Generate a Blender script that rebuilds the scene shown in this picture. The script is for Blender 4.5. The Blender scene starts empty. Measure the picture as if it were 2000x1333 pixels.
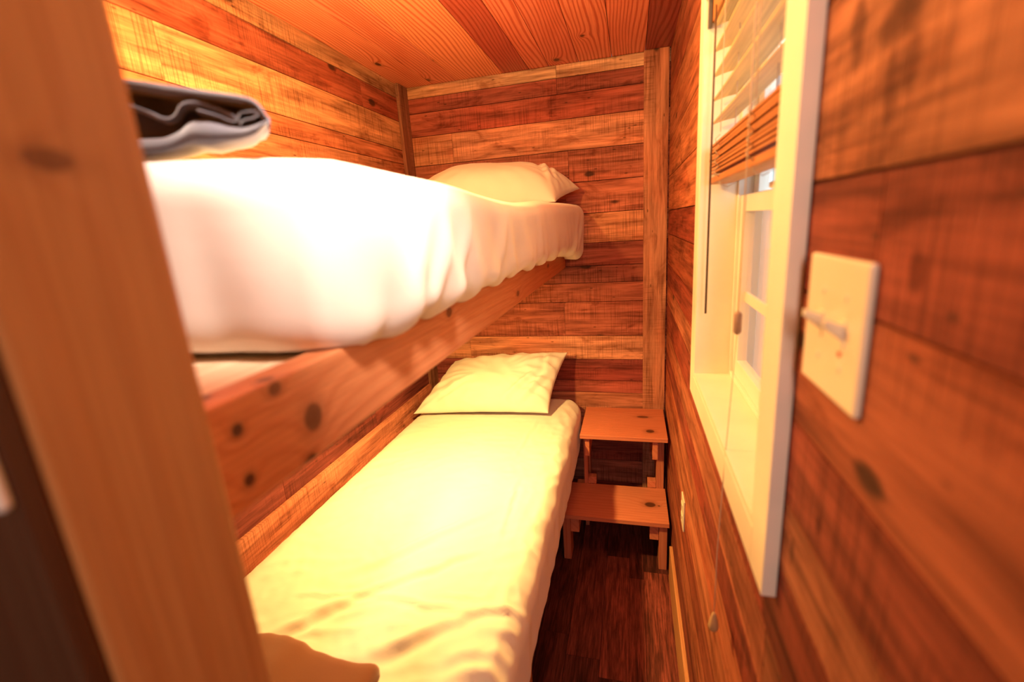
import bpy, bmesh, math, random
from mathutils import Vector, Matrix, noise

# ------------------------------------------------------------------ camera, world, lights, exposure
SC = bpy.context.scene
COL = SC.collection
H0 = 1.6                       # camera height; helper coordinates below are relative to the camera
def W(x, y, z): return Vector((x, y, z + H0))

cam_d = bpy.data.cameras.new('camera')
cam = bpy.data.objects.new('camera', cam_d); COL.objects.link(cam)
cam_d.sensor_width = 36.0
cam_d.lens = 36.0 * 899.58 / 2000.0
cam_d.clip_start = 0.01
yaw, pit, rol = 0.26172335, 0.24473888, -0.06747184
cy, sy, cp, sp, cr, sr = math.cos(yaw), math.sin(yaw), math.cos(pit), math.sin(pit), math.cos(rol), math.sin(rol)
Rz = Matrix(((cy, sy, 0), (-sy, cy, 0), (0, 0, 1)))
Bm = Matrix(((1, 0, 0), (0, 0, -1), (0, 1, 0)))
Rx = Matrix(((1, 0, 0), (0, cp, -sp), (0, sp, cp)))
Rr = Matrix(((cr, -sr, 0), (sr, cr, 0), (0, 0, 1)))
M = Rr @ Rx @ Bm @ Rz
cm = Matrix((M[0], -M[1], -M[2])).transposed()
cam.matrix_world = Matrix.Translation((0, 0, H0)) @ cm.to_4x4()
cam_d.dof.use_dof = True
cam_d.dof.focus_distance = 2.1
cam_d.dof.aperture_fstop = 2.2
SC.camera = cam

SC.view_settings.view_transform = 'Standard'
SC.view_settings.look = 'None'
SC.view_settings.exposure = 0.0
SC.view_settings.gamma = 1.0
SC.view_settings.use_curve_mapping = False

world = bpy.data.worlds.new('sky'); SC.world = world
world.use_nodes = True
bg = world.node_tree.nodes['Background']
bg.inputs[0].default_value = (0.86, 0.95, 1.0, 1)
bg.inputs[1].default_value = 2.6

WARM = (1.0, 0.60, 0.165)
def lamp(name, loc, power, color, size, kind='POINT', aim=None, sx=None, syy=None):
    d = bpy.data.lights.new(name, kind); d.energy = power; d.color = color
    if kind == 'POINT': d.shadow_soft_size = size
    elif kind == 'AREA':
        d.shape = 'RECTANGLE'; d.size = sx; d.size_y = syy
    o = bpy.data.objects.new(name, d); COL.objects.link(o); o.location = W(*loc)
    if aim is not None:
        o.rotation_euler = (W(*aim) - W(*loc)).to_track_quat('-Z', 'Y').to_euler()
    return o
lamp('upper_bunk_lamp', (-0.60, 0.84, 0.40), 42, WARM, 0.03)
lamp('lower_bunk_lamp', (-0.645, 1.40, -0.222), 27, WARM, 0.02, 'AREA', (-0.640, 1.38, -1.0), 0.05, 0.05)
lamp('aisle_lamp', (-0.13, 1.05, 0.61), 9.5, WARM, 0.05)
lamp('entry_lamp', (-0.22, 0.02, 0.60), 1.0, WARM, 0.04)
lamp('room_daylight', (0.09, -1.00, 0.36), 11, (1.0, 0.73, 0.60), 1, 'AREA', (0.05, 0.6, 0.1), 0.14, 0.6)
sp_l = lamp('mattress_fill_spot', (-0.02, 0.30, 0.60), 190, (1.0, 0.80, 0.64), 0.03, 'SPOT', (-0.41, 0.575, 0.08))  # added fill to brighten the upper mattress; no known fixture hangs here
sp_l.data.spot_size = math.radians(38); sp_l.data.spot_blend = 1.0; sp_l.data.shadow_soft_size = 0.13

# ------------------------------------------------------------------ helpers
def tag(o, label=None, cat=None, group=None, kind=None):
    if label: o['label'] = label
    if cat: o['category'] = cat
    if group: o['group'] = group
    if kind: o['kind'] = kind
    return o

def empty(name, x, y, z, label=None, cat=None, group=None, kind=None):
    o = bpy.data.objects.new(name, None); COL.objects.link(o)
    o.location = W(x, y, z); o.empty_display_size = 0.05
    bpy.context.view_layer.update()
    return tag(o, label, cat, group, kind)

class MB:
    """collects shapes, links them as one mesh object; coordinates relative to the camera"""
    def __init__(s): s.v = []; s.f = []; s.uv = []; s.col = []; s.sm = []
    def face(s, idx, uvs=None, col=(1, 1, 1), smooth=False):
        s.f.append(tuple(idx)); s.uv.append(uvs or [(0, 0)] * len(idx)); s.col.append(col); s.sm.append(smooth)
    def box(s, a, b, grain='y', col=(1, 1, 1), off=(0, 0)):
        x0, y0, z0 = a; x1, y1, z1 = b
        if x0 > x1: x0, x1 = x1, x0
        if y0 > y1: y0, y1 = y1, y0
        if z0 > z1: z0, z1 = z1, z0
        n = len(s.v)
        P = [(x0, y0, z0), (x1, y0, z0), (x1, y1, z0), (x0, y1, z0), (x0, y0, z1), (x1, y0, z1), (x1, y1, z1), (x0, y1, z1)]
        s.v += P
        g = 'xyz'.index(grain); o = [i for i in range(3) if i != g]
        for q in ((0, 3, 2, 1), (4, 5, 6, 7), (0, 1, 5, 4), (1, 2, 6, 5), (2, 3, 7, 6), (3, 0, 4, 7)):
            uv = [(P[i][g] + off[0], P[i][o[0]] + P[i][o[1]] + off[1]) for i in q]
            s.face([n + i for i in q], uv, col)
    def tube(s, pts, r, seg=8, cap=True, col=(1, 1, 1)):
        pts = [Vector(p) for p in pts]
        rr = r if isinstance(r, (list, tuple)) else [r] * len(pts)
        n = len(s.v); prev = None
        for i, p in enumerate(pts):
            t = (pts[min(i + 1, len(pts) - 1)] - pts[max(i - 1, 0)]).normalized()
            if prev is None:
                a = t.orthogonal().normalized()
            else:
                a = (prev - t * prev.dot(t)).normalized()
            prev = a; b = t.cross(a)
            for k in range(seg):
                th = 2 * math.pi * k / seg
                s.v.append(tuple(p + (a * math.cos(th) + b * math.sin(th)) * rr[i]))
        for i in range(len(pts) - 1):
            for k in range(seg):
                k2 = (k + 1) % seg
                s.face([n + i * seg + k, n + i * seg + k2, n + (i + 1) * seg + k2, n + (i + 1) * seg + k], None, col, True)
        if cap:
            s.face([n + k for k in range(seg)][::-1], None, col)
            m = n + (len(pts) - 1) * seg
            s.face([m + k for k in range(seg)], None, col)
    def build(s, name, mat, parent=None, bevel=0, segs=2, merge=False, solid=0):
        me = bpy.data.meshes.new(name)
        off = Vector((0, 0, H0)); q = parent
        while q is not None: off = off - q.location; q = q.parent
        me.from_pydata([tuple(Vector(p) + off) for p in s.v], [], s.f)
        me.uv_layers.new(name='UVMap')
        me.color_attributes.new('tone', 'FLOAT_COLOR', 'CORNER')
        fu, fc = [], []
        for f, uv, c in zip(s.f, s.uv, s.col):
            for k in range(len(f)):
                fu += uv[k]; fc += (c[0], c[1], c[2], 1.0)
        me.uv_layers['UVMap'].data.foreach_set('uv', fu)
        me.color_attributes['tone'].data.foreach_set('color', fc)
        for p, sm in zip(me.polygons, s.sm): p.use_smooth = sm
        if merge:
            bm = bmesh.new(); bm.from_mesh(me)
            bmesh.ops.remove_doubles(bm, verts=bm.verts, dist=1e-5)
            bmesh.ops.recalc_face_normals(bm, faces=bm.faces)
            bm.to_mesh(me); bm.free()
        me.materials.append(mat)
        o = bpy.data.objects.new(name, me); COL.objects.link(o)
        if parent is not None: o.parent = parent
        if bevel:
            m = o.modifiers.new('bevel', 'BEVEL'); m.width = bevel; m.segments = segs
            m.limit_method = 'ANGLE'; m.angle_limit = math.radians(40); m.harden_normals = False
        return o

def srgb(r, g, b):
    return tuple(((c / 255) / 12.92 if c / 255 <= 0.04045 else ((c / 255 + 0.055) / 1.055) ** 2.4) for c in (r, g, b))

# ------------------------------------------------------------------ materials
class NT:
    def __init__(s, name):
        s.m = bpy.data.materials.new(name); s.m.use_nodes = True
        s.t = s.m.node_tree; s.t.nodes.clear()
        s.out = s.t.nodes.new('ShaderNodeOutputMaterial')
    def n(s, typ, **kw):
        nd = s.t.nodes.new(typ)
        for k, v in kw.items(): setattr(nd, k, v)
        return nd
    def link(s, a, b): s.t.links.new(a, b)
    def put(s, sock, v):
        if isinstance(v, (int, float)): sock.default_value = v
        elif isinstance(v, tuple): sock.default_value = v if len(v) == len(sock.default_value) else v + (1,)
        else: s.link(v, sock)
    def math(s, op, a, b=None, c=None, clamp=False):
        nd = s.n('ShaderNodeMath', operation=op); nd.use_clamp = clamp
        for i, v in enumerate((a, b, c)):
            if v is not None: s.put(nd.inputs[i], v)
        return nd.outputs[0]
    def mix(s, fac, a, b, mode='MIX'):
        nd = s.n('ShaderNodeMix', data_type='RGBA', blend_type=mode)
        s.put(nd.inputs[0], fac); s.put(nd.inputs[6], a); s.put(nd.inputs[7], b)
        return nd.outputs[2]
    def ramp(s, v, lo, hi, a=0.0, b=1.0):
        nd = s.n('ShaderNodeMapRange'); nd.interpolation_type = 'SMOOTHSTEP'
        s.put(nd.inputs[0], v); nd.inputs[1].default_value = lo; nd.inputs[2].default_value = hi
        nd.inputs[3].default_value = a; nd.inputs[4].default_value = b
        return nd.outputs[0]
    def vec(s, x, y, z=0.0):
        nd = s.n('ShaderNodeCombineXYZ')
        for i, v in enumerate((x, y, z)): s.put(nd.inputs[i], v)
        return nd.outputs[0]
    def noise(s, vec, scale=1.0, detail=3.0, rough=0.55, dist=0.0):
        nd = s.n('ShaderNodeTexNoise'); s.link(vec, nd.inputs['Vector'])
        nd.inputs['Scale'].default_value = scale; nd.inputs['Detail'].default_value = detail
        nd.inputs['Roughness'].default_value = rough; nd.inputs['Distortion'].default_value = dist
        return nd.outputs[0]
    def uv(s):
        u = s.n('ShaderNodeUVMap'); u.uv_map = 'UVMap'
        sp_ = s.n('ShaderNodeSeparateXYZ'); s.link(u.outputs[0], sp_.inputs[0])
        return sp_.outputs[0], sp_.outputs[1]
    def tone(s):
        a = s.n('ShaderNodeAttribute', attribute_name='tone'); return a.outputs['Color']
    def surf(s, col, rough=0.6, bump=None, bstr=0.3, bdist=0.01, spec=0.3, **kw):
        p = s.n('ShaderNodeBsdfPrincipled')
        s.put(p.inputs['Base Color'], col); s.put(p.inputs['Roughness'], rough)
        p.inputs['Specular IOR Level'].default_value = spec
        for k, v in kw.items(): s.put(p.inputs[k.replace('_', ' ')], v)
        if bump is not None:
            b = s.n('ShaderNodeBump'); b.inputs['Strength'].default_value = bstr; b.inputs['Distance'].default_value = bdist
            s.link(bump, b.inputs['Height']); s.link(b.outputs[0], p.inputs['Normal'])
        s.link(p.outputs[0], s.out.inputs[0])
        return s.m

def rough_wood(name, saw=0.55, stain=0.7, rough=0.75, spec=0.15, spots=()):
    t = NT(name); U, V = t.uv()
    fine = t.noise(t.vec(t.math('MULTIPLY', U, 5), t.math('MULTIPLY', V, 110)), 1, 5, 0.65)
    mid = t.noise(t.vec(t.math('MULTIPLY', U, 2.2), t.math('MULTIPLY', V, 22)), 1, 4, 0.6, 0.5)
    sawn = t.noise(t.vec(t.math('MULTIPLY', U, 260), t.math('MULTIPLY', V, 5)), 1, 2, 0.5)
    smask = t.noise(t.vec(t.math('MULTIPLY', U, 2.5), t.math('MULTIPLY', V, 7), 3.3), 1, 2)
    st = t.noise(t.vec(t.math('MULTIPLY', U, 5), t.math('MULTIPLY', V, 11), 7.7), 1, 6, 0.62, 0.8)
    warmn = t.noise(t.vec(t.math('MULTIPLY', U, 1.7), t.math('MULTIPLY', V, 5), 17.7), 1, 3)
    col = t.mix(1.0, t.tone(), (1.08, 0.97, 1.30), 'MULTIPLY')
    g = t.math('ADD', t.math('MULTIPLY', t.ramp(fine, 0.3, 0.7), 0.32), t.math('MULTIPLY', t.ramp(mid, 0.28, 0.72), 0.50))
    col = t.mix(1.0, col, t.mix(g, (0.24, 0.17, 0.15), (1.46, 1.46, 1.46)), 'MULTIPLY')
    col = t.mix(t.ramp(warmn, 0.45, 0.7, 0, 0.45), col, t.mix(1.0, col, (1.12, 0.66, 0.50), 'MULTIPLY'))
    sm = t.math('MULTIPLY', t.ramp(sawn, 0.50, 0.62), t.ramp(smask, 0.38, 0.58))
    col = t.mix(t.math('MULTIPLY', sm, saw * 1.0), col, t.mix(1.0, col, (0.36, 0.30, 0.27), 'MULTIPLY'))
    col = t.mix(t.ramp(st, 0.54, 0.70, 0, stain), col, t.mix(1.0, col, (0.40, 0.26, 0.20), 'MULTIPLY'))
    if spots:
        g = t.n('ShaderNodeSeparateXYZ'); t.link(t.n('ShaderNodeTexCoord').outputs['Object'], g.inputs[0])
        wob = t.noise(t.vec(g.outputs[1], g.outputs[2]), 22, 4, 0.6)
        for (yy, zz, ry, rz, k) in spots:
            a = t.math('DIVIDE', t.math('SUBTRACT', g.outputs[1], yy), ry); b = t.math('DIVIDE', t.math('SUBTRACT', g.outputs[2], zz + H0), rz)
            d = t.math('ADD', t.math('SQRT', t.math('ADD', t.math('MULTIPLY', a, a), t.math('MULTIPLY', b, b))), t.math('MULTIPLY', t.math('SUBTRACT', wob, 0.5), 1.8))
            col = t.mix(t.ramp(d, 0.5, 1.2, k, 0.0), col, t.mix(1.0, col, (0.30, 0.20, 0.18), 'MULTIPLY'))
    # knots and nail holes
    vo = t.n('ShaderNodeTexVoronoi'); t.link(t.vec(t.math('MULTIPLY', U, 3.2), t.math('MULTIPLY', V, 7)), vo.inputs['Vector'])
    vo.inputs['Scale'].default_value = 1.0
    kd = t.math('ADD', vo.outputs['Distance'], t.math('MULTIPLY', t.math('SUBTRACT', mid, 0.5), 0.12))
    col = t.mix(t.ramp(kd, 0.05, 0.11, 0.85, 0.0), col, (0.030, 0.014, 0.009))
    v2 = t.n('ShaderNodeTexVoronoi'); t.link(t.vec(t.math('MULTIPLY', U, 9), t.math('MULTIPLY', V, 26), 5.5), v2.inputs['Vector'])
    v2.inputs['Scale'].default_value = 1.0
    col = t.mix(t.ramp(v2.outputs['Distance'], 0.05, 0.09, 0.65, 0.0), col, (0.03, 0.015, 0.01))
    h = t.math('SUBTRACT', t.math('ADD', t.math('MULTIPLY', fine, 0.6), mid), t.math('MULTIPLY', sm, 0.5))
    return t.surf(col, rough, h, 0.45, 0.004, spec)

def pine(name, knots=(), freq=34, amp=0.055, contrast=0.5, rough=0.45, spec=0.3, random_knots=0.0, late=(0.72, 0.42, 0.30)):
    t = NT(name); U, V = t.uv()
    col = t.tone()
    lowf = t.noise(t.vec(t.math('MULTIPLY', U, 0.9), t.math('MULTIPLY', V, 5.5)), 1, 1, 0.4)
    h = t.math('ADD', V, t.math('MULTIPLY', t.math('SUBTRACT', lowf, 0.5), amp * 8))
    masks = []
    for (ku, kv, ru, rv, dark) in knots:
        a = t.math('DIVIDE', t.math('SUBTRACT', U, ku), ru); b = t.math('DIVIDE', t.math('SUBTRACT', V, kv), rv)
        d = t.math('SQRT', t.math('ADD', t.math('MULTIPLY', a, a), t.math('MULTIPLY', b, b)))
        h = t.math('ADD', h, t.math('MULTIPLY', t.math('EXPONENT', t.math('MULTIPLY', d, -0.55)), 0.05))
        masks.append((d, dark))
    if random_knots:
        vo = t.n('ShaderNodeTexVoronoi'); t.link(t.vec(t.math('MULTIPLY', U, 1.9), t.math('MULTIPLY', V, 5.5), 2.0), vo.inputs['Vector'])
        vo.inputs['Scale'].default_value = 1.0
        d = t.math('MULTIPLY', vo.outputs['Distance'], 12.0)
        h = t.math('ADD', h, t.math('MULTIPLY', t.math('EXPONENT', t.math('MULTIPLY', d, -0.5)), 0.07))
        masks.append((d, random_knots))
    wob = t.noise(t.vec(t.math('MULTIPLY', U, 4), t.math('MULTIPLY', V, 30)), 1, 3)
    ph = t.math('ADD', t.math('MULTIPLY', h, freq * 6.2832), t.math('MULTIPLY', wob, 2.2))
    band = t.ramp(t.math('SINE', ph), -0.2, 1.0)
    fib = t.noise(t.vec(t.math('MULTIPLY', U, 6), t.math('MULTIPLY', V, 240)), 1, 3, 0.6)
    col = t.mix(1.0, col, t.mix(t.ramp(fib, 0.3, 0.7), (0.90, 0.87, 0.85), (1.08, 1.09, 1.10)), 'MULTIPLY')
    tn = t.noise(t.vec(t.math('MULTIPLY', U, 1.2), t.math('MULTIPLY', V, 9), 4.2), 1, 3)
    col = t.mix(t.ramp(tn, 0.5, 0.75, 0, 0.4), col, t.mix(1.0, col, (0.85, 0.62, 0.5), 'MULTIPLY'))
    col = t.mix(t.math('MULTIPLY', band, contrast), col, t.mix(1.0, col, late, 'MULTIPLY'))
    for d, dark in masks:
        col = t.mix(t.ramp(d, 0.75, 1.15, dark, 0.0), col, (0.055, 0.018, 0.010))
        col = t.mix(t.ramp(d, 0.9, 2.4, 0.35 * dark, 0.0), col, (0.16, 0.05, 0.02))
    return t.surf(col, rough, t.math('ADD', band, fib), 0.15, 0.002, spec)

def plain(name, c, rough=0.5, spec=0.4, n_amp=0.06, n_scale=12, bump=0.0, **kw):
    t = NT(name)
    g = t.n('ShaderNodeTexCoord').outputs['Object']
    nz = t.noise(g, n_scale, 4)
    col = t.mix(t.ramp(nz, 0.3, 0.7), tuple(x * (1 - n_amp) for x in c), tuple(min(1, x * (1 + n_amp)) for x in c))
    return t.surf(col, rough, nz if bump else None, bump or 0.1, 0.003, spec, **kw)

def cloth(name, c, weave=900, bump=0.15, fuzz=0.3, trans=0.0, crease=0.0):
    t = NT(name)
    g = t.n('ShaderNodeTexCoord').outputs['Object']
    w = t.noise(g, weave, 2)
    big = t.noise(g, 6, 4)
    ms = t.n('ShaderNodeMapping'); t.link(g, ms.inputs[0]); ms.inputs['Rotation'].default_value = (0.2, 0.1, 0.6); ms.inputs['Scale'].default_value = (14, 45, 30)
    wr = t.noise(ms.outputs[0], 1, 3, 0.5, 0.6)
    col = t.mix(t.ramp(big, 0.3, 0.7), tuple(x * 0.95 for x in c), c)
    hh = t.math('ADD', t.math('MULTIPLY', w, 0.12), t.math('MULTIPLY', wr, crease))
    return t.surf(col, 0.85, hh, bump, 0.004, 0.15, Sheen_Weight=fuzz)

m_barn = rough_wood('reclaimed_boards')
m_barn_soft = rough_wood('reclaimed_trim', saw=0.5, stain=0.5)
m_ceil = pine('ceiling_pine', knots=[(2.06, -1.075, 0.022, 0.011, 0.95), (2.125, -0.19, 0.012, 0.008, 0.95), (2.36, -0.33, 0.02, 0.014, 0.9)], freq=66, amp=0.019, contrast=0.85, rough=0.4, late=(0.62, 0.34, 0.26))
m_white = plain('cream_paint', (0.80, 0.76, 0.66), 0.45, 0.4, 0.04, 9)
m_vinyl = plain('white_vinyl', (0.80, 0.79, 0.74), 0.35, 0.5, 0.02)
m_plate = plain('ivory_plastic', (0.74, 0.68, 0.54), 0.3, 0.5, 0.02)
m_sheet = cloth('white_sheet', (0.78, 0.74, 0.70), crease=0.5)
m_pillow = cloth('pillow_cotton', (0.80, 0.77, 0.72), crease=0.4)
m_towel = cloth('grey_terry', (0.105, 0.105, 0.135), weave=500, bump=0.5, fuzz=0.6)
m_blanket = cloth('brown_fleece', (0.22, 0.075, 0.040), weave=400, bump=0.5, fuzz=0.5)
m_dark = plain('dark_gap', (0.035, 0.016, 0.010), 0.9, 0.1)
m_string = plain('blind_string', (0.55, 0.42, 0.32), 0.7, 0.2)
m_metal = plain('dark_metal', (0.08, 0.08, 0.09), 0.35, 0.5, 0.05)
m_red = plain('red_paint', (0.5, 0.02, 0.02), 0.4)
m_black = plain('black_hole', (0.01, 0.008, 0.006), 0.8)
m_tassel = plain('tassel_wood', (0.50, 0.33, 0.16), 0.5)
m_wand = plain('wand_wood', (0.09, 0.05, 0.03), 0.5)

def floor_mat():
    t = NT('dark_plank_floor'); U, V = t.uv()
    col = t.tone()
    fine = t.noise(t.vec(t.math('MULTIPLY', U, 9), t.math('MULTIPLY', V, 150)), 1, 5, 0.7)
    mid = t.noise(t.vec(t.math('MULTIPLY', U, 3), t.math('MULTIPLY', V, 24)), 1, 4, 0.6, 1.0)
    col = t.mix(1.0, col, t.mix(t.ramp(fine, 0.35, 0.65), (0.45, 0.42, 0.40), (1.3, 1.3, 1.3)), 'MULTIPLY')
    col = t.mix(t.ramp(mid, 0.35, 0.62, 0.8, 0.0), col, t.mix(1.0, col, (0.25, 0.22, 0.2), 'MULTIPLY'))
    return t.surf(col, 0.55, fine, 0.2, 0.002, 0.3)
m_floor = floor_mat()

def glass_mat(name, tint=(1, 1, 1), gl=0.10):
    t = NT(name)
    a = t.n('ShaderNodeBsdfTransparent'); a.inputs[0].default_value = tint + (1,)
    b = t.n('ShaderNodeBsdfGlossy'); b.inputs['Roughness'].default_value = 0.02
    mx = t.n('ShaderNodeMixShader'); mx.inputs[0].default_value = gl
    t.link(a.outputs[0], mx.inputs[1]); t.link(b.outputs[0], mx.inputs[2]); t.link(mx.outputs[0], t.out.inputs[0])
    return t.m
m_glass = glass_mat('window_glass')

def screen_mat():
    t = NT('insect_screen')
    a = t.n('ShaderNodeBsdfTransparent'); b = t.n('ShaderNodeBsdfDiffuse'); b.inputs[0].default_value = (0.72, 0.50, 0.38, 1)
    c = t.n('ShaderNodeBsdfTranslucent'); c.inputs[0].default_value = (0.90, 0.60, 0.42, 1)
    m1 = t.n('ShaderNodeMixShader'); m1.inputs[0].default_value = 0.5
    t.link(b.outputs[0], m1.inputs[1]); t.link(c.outputs[0], m1.inputs[2])
    m2 = t.n('ShaderNodeMixShader'); m2.inputs[0].default_value = 0.72
    t.link(a.outputs[0], m2.inputs[1]); t.link(m1.outputs[0], m2.inputs[2]); t.link(m2.outputs[0], t.out.inputs[0])
    return t.m
m_screen = screen_mat()

def slat_mat(name, c, tr):
    t = NT(name)
    g = t.n('ShaderNodeTexCoord').outputs['Object']
    mp = t.n('ShaderNodeMapping'); t.link(g, mp.inputs[0]); mp.inputs['Scale'].default_value = (160, 5, 60)
    nz = t.noise(mp.outputs[0], 1, 3)
    col = t.mix(t.ramp(nz, 0.3, 0.7), tuple(x * 0.85 for x in c), tuple(min(1, x * 1.12) for x in c))
    d = t.n('ShaderNodeBsdfPrincipled'); t.link(col, d.inputs['Base Color']); d.inputs['Roughness'].default_value = 0.45
    l = t.n('ShaderNodeBsdfTranslucent'); t.link(col, l.inputs[0])
    m1 = t.n('ShaderNodeMixShader'); m1.inputs[0].default_value = tr
    t.link(d.outputs[0], m1.inputs[1]); t.link(l.outputs[0], m1.inputs[2]); t.link(m1.outputs[0], t.out.inputs[0])
    return t.m
m_slat = slat_mat('blind_slat', (0.72, 0.60, 0.36), 0.4)
m_stack = slat_mat('blind_wood', (0.42, 0.17, 0.07), 0.0)

# ------------------------------------------------------------------ room shell
RX, LX, BY, CZ, FZ, NY = 0.175, -1.14, 2.43, 0.726, -1.6, -1.4
G = 0.0015          # half gap between boards
GOLD = (0.50, 0.27, 0.12); ORG = (0.46, 0.19, 0.085); RED = (0.26, 0.075, 0.040); MID = (0.36, 0.13, 0.062); LITE = (0.56, 0.27, 0.12); TAN = (0.50, 0.31, 0.14)
rnd = random.Random(5)
def ofs(): return (rnd.uniform(0, 40), rnd.uniform(0, 40))

def jit(c, a=0.08):
    k = 1 + rnd.uniform(-a, a); return tuple(x * k for x in c)

# floor: planks running along the aisle
mb = MB()
xs = [-1.16, -1.0, -0.84, -0.68, -0.52, -0.36, -0.245, -0.118, -0.012, 0.052, 0.20]
FC = [(0.16, 0.038, 0.030), (0.29, 0.070, 0.052), (0.10, 0.025, 0.022), (0.26, 0.062, 0.046), (0.17, 0.042, 0.034)]
for i in range(len(xs) - 1):
    y = NY + rnd.uniform(-0.5, 0)
    cuts = {5: [1.49], 6: [1.40], 7: [1.33, 1.97]}.get(i, [])
    ys = sorted([y, y + 0.9] + cuts + ([] if cuts else [1.1 + rnd.uniform(0, .8)]) + [BY + 0.02])
    for a, b in zip(ys, ys[1:]):
        mb.box((xs[i] + 0.0006, a + 0.0006, FZ - 0.02), (xs[i + 1] - 0.0006, b - 0.0006, FZ), 'y', jit(FC[(i + int(a * 7)) % 5], 0.2), ofs())
mb.box((-1.3, NY - 0.1, FZ - 0.06), (0.32, BY + 0.12, FZ - 0.0205), 'y', (0.02, 0.01, 0.01))
tag(mb.build('floor', m_floor), kind='structure')

# ceiling boards running away from the camera
mb = MB()
cx = [-1.16, -0.978, -0.84, -0.605, -0.475, -0.378, -0.237, -0.085, 0.064, 0.20]
cc = [(0.82, 0.33, 0.20), (0.78, 0.30, 0.19), (0.86, 0.37, 0.21), (0.46, 0.11, 0.08), (0.74, 0.25, 0.17), (0.70, 0.23, 0.16), (0.74, 0.26, 0.17), (0.70, 0.23, 0.15), (0.28, 0.06, 0.05)]
for i in range(len(cx) - 1):
    mb.box((cx[i] + 0.0013, NY, CZ), (cx[i + 1] - 0.0013, BY + 0.02, CZ + 0.018), 'y', cc[i], (0, 0 if i in (0, 5, 6) else i * 1.37 - CZ))
    # UV V = x + z, so fixed knots sit at x (offset taken out below)
mb.uv = [[(u, v - CZ) if True else (u, v) for (u, v) in q] for q in mb.uv]
mb.box((-1.3, NY - 0.1, CZ + 0.019), (0.32, BY + 0.12, CZ + 0.07), 'y', (0.03, 0.015, 0.01))
tag(mb.build('ceiling', m_ceil), kind='structure')

# far wall
mb = MB()
edges = [CZ, 0.669, 0.598, 0.485, 0.34, 0.189, 0.036, -0.111, -0.227, -0.315, -0.415, -0.601, -0.732, -0.853, -0.923, -1.07, -1.2, -1.33, -1.47, FZ]
cols = [TAN, RED, (0.32, 0.09, 0.045), (0.52, 0.25, 0.11), MID, (0.42, 0.15, 0.07), (0.55, 0.25, 0.10), RED, (0.24, 0.08, 0.04), (0.36, 0.12, 0.055), (0.38, 0.125, 0.06), LITE, (0.22, 0.055, 0.035), (0.32, 0.09, 0.05), ORG, MID, RED, MID, RED, MID]
joints = {4: [-0.30], 5: [-0.32], 6: [-0.62], 9: [-0.72], 10: [-0.348], 3: [-0.9], 11: [-0.9], 1: [-0.345], 0: [-0.345]}
for i in range(len(edges) - 1):
    js = [LX - 0.0] + joints.get(i, []) + [0.20]
    for a, b in zip(js, js[1:]):
        mb.box((a + G * 0.5, BY, edges[i + 1] + G), (b - G * 0.5, BY + 0.018 + rnd.uniform(-.002, .002), edges[i] - G), 'x', tuple(min(0.85, q * f) for q, f in zip(jit(cols[i]), (1.25, 1.35, 1.4))), ofs())
mb.box((-1.3, BY + 0.0150, FZ), (0.32, BY + 0.10, CZ), 'x', (0.02, 0.01, 0.008))
tag(mb.build('wall_back', m_barn), kind='structure')

# left wall
mb = MB()
edges = [CZ, 0.660, 0.550, 0.412, 0.345, 0.20, 0.06, -0.10, -0.24, -0.40, -0.56, -0.70, -0.857, -1.0, -1.15, -1.3, -1.45, FZ]
cols = [TAN, (0.40, 0.13, 0.06), (0.62, 0.36, 0.15), (0.56, 0.24, 0.10), (0.56, 0.29, 0.13), MID, GOLD, RED, MID, ORG, RED, (0.17, 0.045, 0.03), (0.50, 0.21, 0.10), MID, RED, MID, RED, MID]
joints = {2: [1.045], 3: [1.05], 4: [1.9], 1: [2.0], 11: [1.15, 1.75], 12: [0.3]}
for i in range(len(edges) - 1):
    js = [NY] + joints.get(i, [rnd.uniform(-0.5, 0.3)]) + [BY]
    for a, b in zip(js, js[1:]):
        mb.box((LX - 0.018, a + G * .5, edges[i + 1] + G), (LX + (0.012 if i == 12 else 0), b - G * .5, edges[i] - G), 'y', jit(cols[i]), ofs())
mb.box((LX - 0.10, NY, FZ), (LX - 0.015, BY + 0.1, CZ), 'y', (0.02, 0.01, 0.008))
tag(mb.build('wall_left', m_barn), kind='structure')

# right wall with the window opening
OY0, OY1, OZ0, OZ1 = 0.598, 1.232, -0.415, 0.455
mb = MB()
edges = [CZ, 0.52, 0.33, 0.175, 0.022, -0.086, -0.230, -0.333, -0.425, -0.55, -0.66, -0.755, -0.87, -1.0, -1.14, -1.28, -1.42, FZ]
cols = [(0.34, 0.12, 0.055), (0.46, 0.20, 0.085), (0.50, 0.22, 0.085), (0.50, 0.21, 0.085), (0.32, 0.085, 0.042), (0.42, 0.14, 0.060), (0.34, 0.09, 0.045), (0.44, 0.17, 0.075), (0.30, 0.08, 0.04), (0.42, 0.16, 0.07), (0.30, 0.08, 0.04), (0.44, 0.16, 0.065), (0.46, 0.18, 0.075), (0.34, 0.11, 0.05), (0.42, 0.15, 0.065), (0.32, 0.10, 0.05), (0.4, 0.14, 0.06), MID]
joints = {0: [2.0], 2: [1.9], 3: [0.9], 4: [0.40], 5: [1.0], 6: [0.9], 7: [2.0], 8: [1.5], 9: [0.5, 1.7], 10: [1.1], 12: [0.46], 11: [1.3]}
def minus_hole(r):
    y0, y1, z0, z1 = r
    if y1 <= OY0 or y0 >= OY1 or z1 <= OZ0 or z0 >= OZ1: return [r]
    out = []
    if y0 < OY0: out.append((y0, OY0, z0, z1))
    if y1 > OY1: out.append((OY1, y1, z0, z1))
    a, b = max(y0, OY0), min(y1, OY1)
    if z0 < OZ0: out.append((a, b, z0, OZ0))
    if z1 > OZ1: out.append((a, b, OZ1, z1))
    return out
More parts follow.
